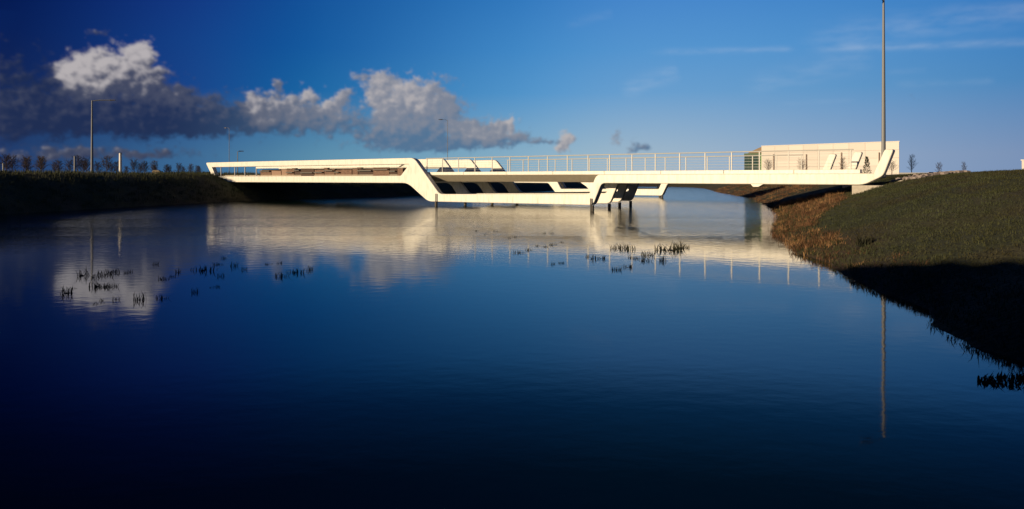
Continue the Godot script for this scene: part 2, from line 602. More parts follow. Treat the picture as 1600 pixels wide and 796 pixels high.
func graded(lo: float, hi: float, fine_lo: float, fine_hi: float, step: float) -> PackedFloat32Array:
	var out := PackedFloat32Array()
	var v := fine_lo
	while v < fine_hi:
		out.append(v)
		v += step
	var s := step
	while v < hi:
		out.append(v)
		s *= 1.16
		v += s
	out.append(hi)
	v = fine_lo
	s = step
	var back := PackedFloat32Array()
	while v > lo:
		s *= 1.16
		v -= s
		back.append(maxf(v, lo))
	back.reverse()
	back.append_array(out)
	return back


func make_canal() -> void:
	shore = shore_line()
	lumps.seed = 17
	lumps.frequency = 0.09
	lumps.fractal_octaves = 3
	var xs := graded(-2500, 2500, -34, 30, 0.5)
	var zs := graded(-4000, 60, -92, -2, 0.5)
	var v := PackedVector3Array()
	var c := PackedColorArray()
	var grass := Color(0.054, 0.058, 0.024)
	var lush := Color(0.034, 0.046, 0.016)
	var earth := Color(0.065, 0.040, 0.026)
	var heath := Color(0.050, 0.036, 0.030)
	for z in zs:
		for x in xs:
			var s := from_shore(Vector2(x, z)) + lumps.get_noise_2d(x * 3.0, z * 3.0) * 0.35
			v.append(Vector3(x, height_for(x, z, s), z))
			var n := lumps.get_noise_2d(x * 1.3, z * 1.3)
			var k := grass.lerp(lush, smoothstep(-0.25, 0.35, n))
			k = k.lerp(heath, 0.4 * smoothstep(0.05, 0.4, lumps.get_noise_2d(x * 2.6 + 200.0, z * 2.6)))
			k = k.lerp(earth, (1.0 - smoothstep(0.5, 1.6, s + n)) * (0.8 if x > 6.0 else 0.3))
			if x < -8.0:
				k = k * 2.0  # left bank's ground colour brightened to lift its deep shade
			c.append(k)
	var idx := PackedInt32Array()
	var w := xs.size()
	for j in zs.size() - 1:
		for i in w - 1:
			var a := j * w + i
			idx.append_array([a, a + 1, a + w + 1, a, a + w + 1, a + w])
	var arrays := []
	arrays.resize(Mesh.ARRAY_MAX)
	arrays[Mesh.ARRAY_VERTEX] = v
	arrays[Mesh.ARRAY_COLOR] = c
	arrays[Mesh.ARRAY_INDEX] = idx
	var raw := ArrayMesh.new()
	raw.add_surface_from_arrays(Mesh.PRIMITIVE_TRIANGLES, arrays)
	var st := SurfaceTool.new()
	st.create_from(raw, 0)
	st.generate_normals()
	setting(put("ground", st.commit(), M.ground))
	# the water lies calm near the viewer and is more ruffled by the wind towards the open middle of the canal
	var bands := [[8, -13, 0.06, 0.045], [-13, -16, 0.07, 0.048], [-16, -19, 0.09, 0.052], [-19, -22, 0.13, 0.056], [-22, -25, 0.19, 0.06], [-25, -29, 0.28, 0.066], [-29, -34, 0.48, 0.075], [-34, -41, 0.8, 0.09], [-41, -215, 1.15, 0.11]]
	for band in bands:
		var ws := new_st()
		quad(ws, Vector3(-80, 0, band[0]), Vector3(80, 0, band[0]), Vector3(80, 0, band[1]), Vector3(-80, 0, band[1]))
		var m: StandardMaterial3D = M.water.duplicate()
		m.heightmap_scale = band[2]
		m.roughness = band[3]
		setting(put("water", mesh_of(ws), m))


# ------------------------------------------------------------------ the bridge

func girder_outline(i: int, foot: float, end: float) -> PackedVector2Array:
	# from the left tip, counter-clockwise: along the underside to the right end, back along the top
	var tip := -45.4 if i == 0 else -38.2
	var leg := 0.0 if i == 0 else 1.4
	var p := [Vector2(tip, 3.6), Vector2(tip + (1.7 if i == 0 else 0.9), 1.68), Vector2(-16.75 + leg, 1.70), Vector2(-14.55 + leg * 0.25, 0.33), Vector2(foot + 0.08, 0.37), Vector2(foot + 0.72, 1.76)]
	var r := [0.3, 0.25, 0.55, 0.4, 0.3, 0.25]
	if i < 3:   # the end turns up into a fin
		p += [Vector2(end - 0.5, 1.74), Vector2(end + 0.42, 2.2), Vector2(end + 0.90, 3.5), Vector2(end + 0.48, 3.53), Vector2(end - 0.04, 2.32)]
		r += [0.3, 0.22, 0.13, 0.13, 0.0]
	else:
		p += [Vector2(end, 1.74), Vector2(end, 2.32)]
		r += [0.15, 0.15]
	p += [Vector2(foot + 0.30, 2.31), Vector2(foot - 0.2, 1.08), Vector2(-13.35, 0.90), Vector2(-16.05, 3.61)]
	r += [0.35, 0.2, 0.3, 0.42 if i == 0 else 0.25]
	return rounded(p, r)


func girder_hole(i: int) -> PackedVector2Array:   # clockwise
	if i == 0:
		return rounded([Vector2(-44.25, 3.13), Vector2(-16.55, 3.13), Vector2(-17.5, 2.26), Vector2(-43.6, 2.24)], [0.08, 0.1, 0.1, 0.08])
	return rounded([Vector2(-36.9, 2.92), Vector2(-16.45, 2.92), Vector2(-16.95, 2.42), Vector2(-36.6, 2.42)], [0.08, 0.1, 0.1, 0.08])


func make_bridge() -> void:
	var b := thing("road_bridge", BRIDGE_AT, BRIDGE_TURN, "long low white road bridge with angular steel girders dipping to the water", "bridge")
	# deck: a thin road slab with upturned kerbs and a soffit that slopes inwards
	var st := new_st()
	var cut := [Vector2(-0.52, 2.30), Vector2(-0.52, 2.34), Vector2(-9.25, 2.34), Vector2(-9.25, 2.30), Vector2(-8.4, 1.82), Vector2(-1.42, 1.82)]
	var ends := func(z: float) -> Array: return [-45.0, 16.6 + z * 0.64]
	for i in cut.size():
		var p: Vector2 = cut[i]
		var q: Vector2 = cut[(i + 1) % cut.size()]
		var ep: Array = ends.call(p.x)
		var eq: Array = ends.call(q.x)
		quad(st, Vector3(ep[0], p.y, p.x), Vector3(eq[0], q.y, q.x), Vector3(eq[1], q.y, q.x), Vector3(ep[1], p.y, p.x))
	for i in range(1, cut.size() - 1):
		for e in 2:
			var tr := []
			for k in [0, i, i + 1]:
				tr.append(Vector3((ends.call(cut[k].x) as Array)[e], cut[k].y, cut[k].x))
			if e == 0:
				tri(st, tr[0], tr[2], tr[1])
			else:
				tri(st, tr[0], tr[1], tr[2])
	var deck := put("deck", mesh_of(st), M.soffit, b)
	st = new_st()
	hexa(st, [Vector3(-44.9, 2.344, -8.9), Vector3(10.8, 2.344, -8.9), Vector3(16.0, 2.344, -0.9), Vector3(-44.9, 2.344, -0.9),
		Vector3(-44.9, 2.38, -8.9), Vector3(10.8, 2.38, -8.9), Vector3(16.0, 2.38, -0.9), Vector3(-44.9, 2.38, -0.9)])
	put("road_surface", mesh_of(st), M.asphalt, deck)
	for z in [-0.5, -8.95]:
		# kerb beams in lengths with open joints
		var s := -15.4
		var last: float = 16.3 + z * 0.64
		while s < last:
			var e := minf(s + 3.98, last)
			st = new_st()
			extrude(st, PackedVector2Array([Vector2(s, 2.31), Vector2(e, 2.31), Vector2(e, 2.53), Vector2(s, 2.53)]), PackedVector2Array(), z, z - 0.32, 0.02)
			put("kerb", mesh_of(st), M.white, b)
			s += 4.0
	# four girders, side by side
	var feet := [0.0, -0.75, -1.9, -2.9]
	for i in 4:
		st = new_st()
		var z := -3.2 * i
		extrude(st, girder_outline(i, feet[i], 16.8 - 2.35 * i), girder_hole(i), z, z - (0.44 if i == 0 else 0.24), 0.05)
		var g := put("girder", mesh_of(st), M.white, b)
		# haunch between the right leg and the deck
		st = new_st()
		var f: float = feet[i]
		extrude(st, PackedVector2Array([Vector2(f - 0.14, 1.2), Vector2(f + 0.22, 1.81), Vector2(f - 0.95, 1.81), Vector2(f - 0.5, 1.55)]), PackedVector2Array(), z - 0.1, z - 0.34, 0.02)
		put("haunch", mesh_of(st), M.white, g)
		# dark piles under both feet
		for x in [-13.9, f - 0.1]:
			st = new_st()
			tube(st, Vector3(x, -1.4, z - 0.22), Vector3(x, 0.36, z - 0.22), 0.11, 0.11, 10)
			put("pile", mesh_of(st), M.dark_steel, g)
	# thin guide posts in front of the near girder
	for p in [Vector2(-13.62, 0.93), Vector2(-0.02, 0.8)]:
		st = new_st()
		tube(st, Vector3(p.x, -1.4, 0.1), Vector3(p.x, p.y, 0.1), 0.045, 0.045, 8)
		put("guide_post", mesh_of(st), M.dark_steel, b)
	# inside the long opening of the near frame: a bright inner beam over brown guard panels
	st = new_st()
	extrude(st, rounded([Vector2(-37.0, 2.95), Vector2(-17.9, 2.93), Vector2(-17.3, 3.2), Vector2(-37.0, 3.2)], [0, 0.05, 0, 0]), PackedVector2Array(), -0.14, -0.42, 0.02)
	put("inner_beam", mesh_of(st), M.white, b)
	st = new_st()
	extrude(st, PackedVector2Array([Vector2(-36.95, 2.2), Vector2(-17.7, 2.2), Vector2(-17.7, 2.86), Vector2(-36.95, 2.86)]), PackedVector2Array(), -0.74, -0.80, 0.01)
	put("backing_wall", mesh_of(st), M.panel_dark, b)
	var s0 := -36.9
	while s0 < -17.9:
		var e0 := minf(s0 + rng.randf_range(0.7, 2.1), -17.75)
		var z0 := -0.50 - rng.randf_range(0.0, 0.10)
		var y1 := rng.randf_range(2.72, 2.93)
		st = new_st()
		extrude(st, PackedVector2Array([Vector2(s0, 2.2), Vector2(e0 - 0.05, 2.2), Vector2(e0 - 0.05, y1 + rng.randf_range(-0.06, 0.02)), Vector2(s0, y1)]), PackedVector2Array(), z0, z0 - 0.05, 0.01)
		put("guard_panel", mesh_of(st), [M.panel, M.panel_dark, M.panel_pale][rng.randi() % 3], b)
		if rng.randf() < 0.75:
			var ym := rng.randf_range(2.48, 2.72)
			st = new_st()
			extrude(st, PackedVector2Array([Vector2(s0 + 0.1, ym), Vector2(e0 - 0.1, ym), Vector2(e0 - 0.1, ym + 0.09), Vector2(s0 + 0.1, ym + 0.09)]), PackedVector2Array(), -0.34, -0.47, 0.01)
			put("cable_tray", mesh_of(st), M.dark_steel, b)
		s0 = e0
	for s in [-31.3, -26.9, -22.6]:
		st = new_st()
		box(st, Vector3(s - 0.28, 2.86, -0.48), Vector3(s + 0.22, 3.0, -0.22))
		put("bracket", mesh_of(st), M.panel, b)
	for s in [-43.0, -40.6, -38.9, -37.05]:
		st = new_st()
		tube(st, Vector3(s, 2.22, -0.24), Vector3(s, 3.16, -0.24), 0.05, 0.05, 8)
		put("frame_post", mesh_of(st), M.rail, b)
	# railings along both edges
	for side in [[-0.66, -15.3, 15.5], [-9.1, -14.3, 10.0]]:
		var z: float = side[0]
		st = new_st()
		tube(st, Vector3(side[1] - 0.1, 3.56, z), Vector3(side[2] + 0.1, 3.56, z), 0.032, 0.032, 8)
		var rail := put("railing", mesh_of(st), M.rail, b)
		st = new_st()
		box(st, Vector3(-0.028, 2.53, -0.02), Vector3(0.028, 3.54, 0.02))
		var pm := mesh_of(st)
		var s: float = side[1]
		while s <= side[2] + 0.01:
			put("post", pm, M.rail, rail).position = Vector3(s, 0, z)
			s += 1.62
		for k in 5:
			st = new_st()
			tube(st, Vector3(side[1], 2.68 + k * 0.17, z), Vector3(side[2], 2.68 + k * 0.17, z), 0.006, 0.006, 5)
			put("wire", mesh_of(st), M.rail, rail)
	# bearing block under the beam near the bank
	st = new_st()
	extrude(st, PackedVector2Array([Vector2(10.5, 1.60), Vector2(10.8, 1.60), Vector2(11.1, 1.76), Vector2(10.35, 1.76)]), PackedVector2Array(), -0.05, -0.5, 0.02)
	put("bearing", mesh_of(st), M.white, b)
	# concrete abutment at the right bank
	var at := thing("abutment", BRIDGE_AT, BRIDGE_TURN, "pale concrete block that carries the bridge end on the grassy bank", "abutment")
	st = new_st()
	extrude(st, PackedVector2Array([Vector2(15.75, 0.6), Vector2(19.4, 0.6), Vector2(19.4, 2.05), Vector2(18.0, 1.98), Vector2(17.5, 1.72), Vector2(15.75, 1.72)]), PackedVector2Array(), 0.12, -1.2, 0.03)
	put("wing_wall", mesh_of(st), M.concrete, at)
	st = new_st()
	hexa(st, [Vector3(12.2, 0.5, -10.2), Vector3(16.2, 0.5, -10.2), Vector3(19.2, 0.5, -1.22), Vector3(17.4, 0.5, -1.22),
		Vector3(12.2, 1.70, -10.2), Vector3(16.2, 1.70, -10.2), Vector3(19.2, 1.70, -1.22), Vector3(17.4, 1.70, -1.22)])
	put("bearing_shelf", mesh_of(st), M.concrete, at)


func make_far_bridge() -> void:
	var b := thing("small_bridge", Vector3(15.3, 0, -82.4), BRIDGE_TURN, "smaller white bridge seen beneath the deck, farther up the canal", "bridge")
	var st := new_st()
	var p := rounded([Vector2(-13.2, 0.22), Vector2(0.1, 0.26), Vector2(0.75, 1.5), Vector2(9, 1.55), Vector2(9, 2.1), Vector2(0.25, 2.1), Vector2(-0.3, 0.95), Vector2(-12.6, 0.86), Vector2(-13.4, 2.1), Vector2(-26, 2.1), Vector2(-26, 1.55), Vector2(-14.4, 1.5)],
		[0.3, 0.2, 0.2, 0, 0, 0.3, 0.1, 0.1, 0.3, 0, 0, 0.2])
	for z in [0.0, -5.0]:
		st = new_st()
		extrude(st, p, PackedVector2Array(), z, z - 0.45, 0.06)
		put("girder", mesh_of(st), M.white, b).position.x = z * 0.6
	st = new_st()
	box(st, Vector3(-25.9, 1.85, -4.97), Vector3(8.9, 2.07, -0.48))
	put("deck", mesh_of(st), M.soffit, b)
	for z in [-0.22, -5.22]:
		for x in [-12.8, 0.0]:
			st = new_st()
			tube(st, Vector3(x + (z + 0.22) * 0.6, -1.4, z), Vector3(x + (z + 0.22) * 0.6, 0.3, z), 0.12, 0.12, 8)
			put("pile", mesh_of(st), M.dark_steel, b)


# ------------------------------------------------------------------ building, lamps

func make_building() -> void:
	var a := Vector3(31.05, 0, -100)
	var e := Vector3(41.94, 0, -87)
	var along := (e - a).normalized()
	var turn := rad_to_deg(atan2(-along.z, along.x))
	var b := thing("flat_roofed_building", a, turn, "pale pink flat roofed building with panelled blank wall behind the bridge", "building")
	var length := (e - a).length()
	var st := new_st()
	slanted(st, 0.02, length - 0.02, -14, -0.06, 1.6, 6.0)
	put("wall", mesh_of(st), M.joint, b)
	var roof_st := new_st()
	slanted(roof_st, -0.03, length + 0.03, -14.05, 0.03, 6.003, 6.09)
	put("roof", mesh_of(roof_st), M.cladding[3], b)
	var cols := 9
	var rows := 5
	var y0 := 1.7
	var dy := (6.0 - y0) / rows
	var dx := length / cols
	st = new_st()
	extrude(st, PackedVector2Array([Vector2(0.008, 0.006), Vector2(dx - 0.008, 0.006), Vector2(dx - 0.008, dy - 0.006), Vector2(0.008, dy - 0.006)]), PackedVector2Array(), 0.0, -0.058, 0.008)
	var pm := mesh_of(st)
	for j in rows:
		for i in cols:
			put("panel", pm, M.cladding[rng.randi() % 4], b).position = Vector3(i * dx, y0 + j * dy, 0)
	for k in 4:
		st = new_st()
		var x := 1.75 + k * 4.35
		box(st, Vector3(x - 0.05, 1.7, 0.02), Vector3(x + 0.05, 5.0 - 0.1 * (k % 2), 0.14))
		put("downpipe", mesh_of(st), M.joint, b)
	# glazed green lean-to at the left end
	var g := put("glazed_bay", glass_box(), M.pane, b)
	for x in [-2.6, -1.95, -1.3, -0.65, -0.06]:
		st = new_st()
		var wide := 0.16 if x > -0.1 else -0.01
		box(st, Vector3(x - wide - 0.45, 1.7, -0.95), Vector3(x + 0.045 - 0.45, 5.05, -0.86))
		put("mullion", mesh_of(st), M.green if x > -0.1 else M.dark_green, g)
	for y in [2.9, 3.75, 5.06]:
		st = new_st()
		box(st, Vector3(-3.09, y - 0.04, -0.94), Vector3(-0.46, y + (0.16 if y > 5 else 0.03), -0.875))
		put("transom", mesh_of(st), M.dark_green, g)
	st = new_st()
	extrude(st, PackedVector2Array([Vector2(-2.8, 5.25), Vector2(-0.65, 5.25), Vector2(-0.65, 5.98), Vector2(-1.0, 5.95)]), PackedVector2Array(), -1.2, -2.4, 0.02)
	put("sloping_roof", mesh_of(st), M.roof, g)
	# low white wall on the right
	st = new_st()
	box(st, Vector3(0, 2.0, -0.2), Vector3(9.0, 2.66, 0.0))
	var w := put("garden_wall", mesh_of(st), M.plain_white)
	w.position = Vector3(41.5, 0, -86.2)
	w.rotation_degrees.y = 2
	tag(w, "low white wall running right from the pale building", "wall")
	# pale building at the right edge
	var f := thing("distant_building", Vector3(95.2, 0, -150), -36, "distant pale building at the right edge beyond the grassy hill", "building")
	st = new_st()
	box(st, Vector3(0, 1.5, -8), Vector3(14, 5.3, 0))
	put("wall", mesh_of(st), M.cladding[1], f)
	st = new_st()
	box(st, Vector3(-0.15, 5.303, -8.15), Vector3(14.15, 5.5, 0.15))
	put("roof", mesh_of(st), M.plain_white, f)
	for k in 4:
		st = new_st()
		box(st, Vector3(2.0 + k * 3, 2.8, 0.003), Vector3(3.6 + k * 3, 4.3, 0.05))
		put("window", mesh_of(st), M.pane, f)


func glass_box() -> ArrayMesh:
	var st := new_st()
	slanted(st, -2.6, -0.02, -9.0, -0.9, 1.65, 5.2)
	return mesh_of(st)


func slanted(st: SurfaceTool, x0: float, x1: float, z0: float, z1: float, y0: float, y1: float) -> void:   # the plan leans: side walls run half a metre left per metre back
	var p := []
	for y in [y0, y1]:
		for c in [Vector2(x0, z0), Vector2(x1, z0), Vector2(x1, z1), Vector2(x0, z1)]:
			p.append(Vector3(c.x + 0.5 * c.y, y, c.y))
	hexa(st, p)


func make_lamps() -> void:
	lamp(Vector3(19.43, 0, -42.0), 2.1, 9.35, 0.11, 0.055, 0.9, 200, "tall grey lamp post rising behind the bridge end on the right", "street lamp")
	lamp(Vector3(-54.9, 0, -105), 2.3, 9.9, 0.17, 0.09, 2.3, 8, "tall grey lamp post with a long arm on the left bank", "street lamp")
	lamp(Vector3(-11.4, 0, -142), 2.3, 10.0, 0.055, 0.032, 1.0, 190, "thin pale lamp post beyond the middle of the bridge", "street lamp")
	lamp(Vector3(-58.1, 0, -165), 2.3, 10.0, 0.06, 0.035, 0.9, 150, "faint thin lamp post just above the left end of the bridge", "street lamp")
	lamp(Vector3(-41.0, 0, -120), 2.3, 3.7, 0.07, 0.05, 0.3, 20, "short post with a small head above the bridge's left frame", "lamp post")
	# plain posts on the left bank
	for p in [[Vector3(-39.0, 2.2, -80), 2.35, 0.15, "stout white post standing alone on the left bank", true], [Vector3(-49.0, 2.2, -90), 2.3, 0.10, "slim grey post left of the tall lamp on the bank", false], [Vector3(-57.0, 2.2, -90), 1.5, 0.10, "short grey post at the left edge of the bank", false]]:
		var t := thing("marker_post", p[0], 0, p[3], "post")
		var st := new_st()
		tube(st, Vector3.ZERO, Vector3(0, p[1], 0), p[2], p[2] * 0.9, 10)
		put("shaft", mesh_of(st), M.plain_white if p[4] else M.galvanised, t)
		st = new_st()
		tube(st, Vector3(0, p[1] + 0.002, 0), Vector3(0, p[1] + 0.06, 0), p[2] * 1.05, p[2] * 0.5, 10)
		put("cap", mesh_of(st), M.galvanised, t)


func lamp(at: Vector3, base: float, high: float, r0: float, r1: float, arm: float, turn: float, label: String, category: String) -> void:
	var t := thing("lamp_post", Vector3(at.x, base, at.z), turn, label, category)
	var st := new_st()
	tube(st, Vector3.ZERO, Vector3(0, 1.1, 0), r0 * 1.15, r0 * 1.1, 14)
	put("base", mesh_of(st), M.galvanised, t)
	st = new_st()
	tube(st, Vector3(0, 1.1, 0), Vector3(0, high, 0), r0, r1, 14)
	put("pole", mesh_of(st), M.galvanised, t)
	st = new_st()
	tube(st, Vector3(0, high - 0.06, 0), Vector3(arm * 0.4, high + 0.06, 0), r1 * 0.8, r1 * 0.7, 8)
	tube(st, Vector3(arm * 0.4, high + 0.06, 0), Vector3(arm, high + 0.08, 0), r1 * 0.7, r1 * 0.6, 8)
	put("arm", mesh_of(st), M.galvanised, t)
	st = new_st()
	hexa(st, [Vector3(arm - 0.1, high + 0.0, -0.13), Vector3(arm + 0.6, high + 0.05, -0.11), Vector3(arm + 0.6, high + 0.05, 0.11), Vector3(arm - 0.1, high + 0.0, 0.13),
		Vector3(arm - 0.1, high + 0.15, -0.09), Vector3(arm + 0.55, high + 0.13, -0.07), Vector3(arm + 0.55, high + 0.13, 0.07), Vector3(arm - 0.1, high + 0.15, 0.09)])
	put("head", mesh_of(st), M.dark_steel, t)


# ------------------------------------------------------------------ trees

func twigs(st: SurfaceTool, a: Vector3, d: Vector3, length: float, r: float, depth: int) -> void:
	var steps := 3
	var p := a
	for i in steps:
		d = (d + Vector3(rng.randf_range(-1, 1), rng.randf_range(-0.3, 0.6), rng.randf_range(-1, 1)) * 0.16).normalized()
		var q := p + d * length / steps
		tube(st, p, q, r * (1.0 - i * 0.22), r * (0.78 - i * 0.22), 3, false)
		if depth > 0:
			for k in 2:
				var side := Vector3(rng.randf_range(-1, 1), rng.randf_range(-0.2, 0.8), rng.randf_range(-1, 1)).normalized()
				twigs(st, q, (d * 0.75 + side * 0.65).normalized(), length * rng.randf_range(0.42, 0.6), r * 0.72, depth - 1)
		p = q


func bare_tree(high: float, wide: float, thick: float) -> Array:   # trunk mesh, crown mesh
	var st := new_st()
	tube(st, Vector3.ZERO, Vector3(0, high * 0.35, 0), 0.07, 0.055, 7)
	tube(st, Vector3(0, high * 0.35, 0), Vector3(0.02, high * 0.8, 0), 0.055, 0.02, 7)
	var trunk := mesh_of(st)
	st = new_st()
	for k in 23:
		var y := high * lerpf(0.22, 0.78, k / 22.0)
		var ang := k * 2.4
		var out: float = wide * lerpf(1.0, 0.55, k / 22.0)
		twigs(st, Vector3(0, y, 0), Vector3(cos(ang) * 0.7, 0.75, sin(ang) * 0.7).normalized(), out * rng.randf_range(0.7, 1.15), thick, 2)
	return [trunk, mesh_of(st)]


func place_tree(kind: Array, at: Vector3, size: float, turn: float, label: String, category: String, group: String) -> void:
	var t := thing("bare_tree", at, turn, label, category, group)
	t.scale = Vector3.ONE * size
	put("trunk", kind[0], M.bark, t)
	put("crown", kind[1], M.twig, t)


func make_trees() -> void:
	var kinds := [bare_tree(3.6, 1.15, 0.026), bare_tree(3.2, 0.85, 0.026), bare_tree(3.9, 1.2, 0.026), bare_tree(3.5, 0.95, 0.03)]
	var slim := [bare_tree(3.6, 0.9, 0.013), bare_tree(3.4, 1.1, 0.013), bare_tree(3.8, 0.8, 0.013)]
	var count := ["first", "second", "third", "fourth", "fifth", "sixth", "seventh", "eighth", "ninth", "tenth", "eleventh", "twelfth", "thirteenth", "fourteenth", "fifteenth"]
	var row := [7.5, 38, 64, 90, 117, 138, 163, 182, 205, 222, 242, 261, 281, 298, 314]
	for i in row.size():
		var d := 140.0 + i * 9.0   # the row runs away from the viewer
		var x: float = (row[i] - 800.0) / 1256.0 * d
		place_tree(kinds[rng.randi() % 4], Vector3(x + rng.randf_range(-0.7, 0.7), 2.3, -d), rng.randf_range(1.1, 1.4), rng.randf() * 360.0, "bare purplish young tree, %s from the left in the row along the left bank" % count[i], "tree", "row of bare trees on the left bank")
	for i in 15:   # a second row behind it
		var d := 172.0 + i * 11.0
		var x: float = (-4.0 + i * 22.3 - 800.0) / 1256.0 * d
		place_tree(kinds[rng.randi() % 4], Vector3(x, 2.3, -d), rng.randf_range(1.15, 1.5), rng.randf() * 360.0, "fainter bare tree, %s from the left in the far row behind the left bank's trees" % count[i], "tree", "far row of bare trees")
	var right := [[1201, 93, 0.62, "small bare sapling at the left end of the pale wall"], [1253, 90, 0.62, "bushy bare sapling before the pale wall, second from its left end"], [1317, 86, 0.62, "bare sapling before the middle of the pale wall"],
		[1394, 80, 0.5, "bare sapling behind the upturned fin of the bridge"], [1425, 95, 0.78, "bare tree just right of the pale building"], [1468, 140, 0.8, "faint bare tree on the skyline, second right of the pale building"], [1507, 150, 0.85, "faint bare tree on the skyline above the grassy hill crest"]]
	for r in right:
		var d: float = r[1]
		place_tree(slim[rng.randi() % 3], Vector3((r[0] - 800.0) / 1256.0 * d, 2.2, -d), r[2], rng.randf() * 360.0, r[3], "tree", "young bare trees on the right bank")
	# a dense conical shrub before the wall
	var d2 := 82.0
	var t := thing("conifer", Vector3((1355 - 800.0) / 1256.0 * d2, 2.2, -d2), 0, "small dark cone shaped evergreen before the pale wall", "shrub")
	var st := new_st()
	tube(st, Vector3.ZERO, Vector3(0, 2.0, 0), 0.04, 0.01, 6)
	put("trunk", mesh_of(st), M.bark, t)
	st = new_st()
	for k in 420:
		var y := rng.randf_range(0.15, 2.05)
		var r := (2.15 - y) * 0.26 * sqrt(rng.randf())
		var ang := rng.randf() * TAU
		leaf(st, Vector3(cos(ang) * r, y, sin(ang) * r), Vector3(cos(ang), 0.6, sin(ang)), 0.16, 0.035)
	put("foliage", mesh_of(st), M.needle, t)
	# dark clipped hedge at the far left
	var h := thing("hedge", Vector3(-82, 2.2, -200), 20, "long dark hedge under the far end of the tree row", "hedge")
	st = new_st()
	for k in 2600:
		leaf(st, Vector3(rng.randf_range(-6, 7), rng.randf_range(0.0, 1.3 + 0.15 * sin(k)), rng.randf_range(-0.5, 0.5)), Vector3(rng.randf_range(-1, 1), rng.randf_range(-0.2, 1), rng.randf_range(-1, 1)), 0.3, 0.1)
	put("foliage", mesh_of(st), M.needle, h)


func leaf(st: SurfaceTool, at: Vector3, d: Vector3, length: float, wide: float) -> void:
	d = d.normalized()
	var s := d.cross(Vector3(rng.randf_range(-1, 1), rng.randf_range(-1, 1), rng.randf_range(-1, 1))).normalized() * wide
	tri(st, at - s, at + s, at + d * length)


# ------------------------------------------------------------------ small things

func make_small_things() -> void:
	# little pale hut under the trees on the left
	var h := thing("hut", Vector3(-75.2, 2.2, -170), 12, "small pale hut under the tree row on the left bank", "hut")
	var st := new_st()
	box(st, Vector3(-0.75, 0, -0.8), Vector3(0.75, 1.15, 0.8))
	put("wall", mesh_of(st), M.pale, h)
	st = new_st()
	hexa(st, [Vector3(-0.85, 1.153, -0.9), Vector3(0.85, 1.153, -0.9), Vector3(0.85, 1.153, 0.9), Vector3(-0.85, 1.153, 0.9), Vector3(-0.5, 1.5, -0.9), Vector3(0.5, 1.5, -0.9), Vector3(0.5, 1.5, 0.9), Vector3(-0.5, 1.5, 0.9)])
	put("roof", mesh_of(st), M.pale, h)
	# rubble beside the bridge end
	st = new_st()
	for k in 150:
		var x := rng.randf_range(19.4, 22.4)
		var z := rng.randf_range(-41.6, -38.4) - (x - 20) * 0.3
		var y := ground_at(x, z)
		stone(st, Vector3(x, y + 0.04, z), rng.randf_range(0.07, 0.17))
	setting(put("rubble", mesh_of(st), M.stone), "stuff")


func stone(st: SurfaceTool, at: Vector3, r: float) -> void:
	var p := []
	for k in 8:
		var v := Vector3(1 if k in [1, 2, 5, 6] else -1, 0.6 if k > 3 else -0.6, 1 if k in [2, 3, 6, 7] else -1)
		p.append(at + v * r * rng.randf_range(0.6, 1.0))
	hexa(st, p)


# ------------------------------------------------------------------ grasses and water plants

func blade(v: PackedVector3Array, c: PackedColorArray, at: Vector3, lean: Vector3, high: float, wide: float, color: Color) -> void:
	var side := Vector3(-lean.z, 0, lean.x).normalized() * wide if lean.length() > 0.01 else Vector3(wide, 0, 0)
	var m := at + Vector3(0, high * 0.55, 0) + lean * 0.3
	var t := at + Vector3(0, high, 0) + lean
	for p in [at - side, m + side * 0.7, at + side, at - side, m - side * 0.7, m + side * 0.7, m - side * 0.7, t, m + side * 0.7]:
		v.append(p)
		c.append(color)


func tuft_mesh(blades: int, spread: float, high: float, lean: float, wide: float, colors: Array, root := true) -> ArrayMesh:
	var v := PackedVector3Array()
	var c := PackedColorArray()
	for k in blades:
		var a := rng.randf() * TAU
		var r := spread * sqrt(rng.randf())
		var h := high * rng.randf_range(0.3, 1.0)
		var d := Vector3(cos(a), 0, sin(a))
		var e := rng.randf() * TAU
		blade(v, c, Vector3(cos(e), 0, sin(e)) * r, d * h * lean * rng.randf_range(0.1, 1.0), h, wide * rng.randf_range(0.7, 1.2), (colors[0] as Color).lerp(colors[1], rng.randf()))
	for k in (8 if root else 0):   # the root stock that holds the blades
		var p := Vector3(cos(TAU * k / 8), 0, sin(TAU * k / 8)) * spread * 1.15
		var q := Vector3(cos(TAU * (k + 1) / 8), 0, sin(TAU * (k + 1) / 8)) * spread * 1.15
		for w in [Vector3(0, high * 0.14, 0), q - Vector3(0, 0.02, 0), p - Vector3(0, 0.02, 0)]:
			v.append(w)
			c.append(colors[0])
	var arrays := []
	arrays.resize(Mesh.ARRAY_MAX)
	arrays[Mesh.ARRAY_VERTEX] = v
	arrays[Mesh.ARRAY_COLOR] = c
	var raw := ArrayMesh.new()
	raw.add_surface_from_arrays(Mesh.PRIMITIVE_TRIANGLES, arrays)
	var st := SurfaceTool.new()
	st.create_from(raw, 0)
	st.generate_normals()
	return st.commit()


func scatter(called: String, mesh: ArrayMesh, places: Array) -> void:   # places: [position, scale, tint]
	var mm := MultiMesh.new()
	mm.transform_format = MultiMesh.TRANSFORM_3D
	mm.use_colors = true
	mm.mesh = mesh
	mm.instance_count = places.size()
	for i in places.size():
		var p: Array = places[i]
		mm.set_instance_transform(i, Transform3D(Basis(Vector3.UP, rng.randf() * TAU).scaled(Vector3(1, rng.randf_range(0.8, 1.2), 1) * p[1]), p[0]))
		mm.set_instance_color(i, p[2])
	var o := MultiMeshInstance3D.new()
	o.name = called
	o.multimesh = mm
	o.material_override = M.blade
	o.set_meta("kind", "stuff")
	add_child(o, true)


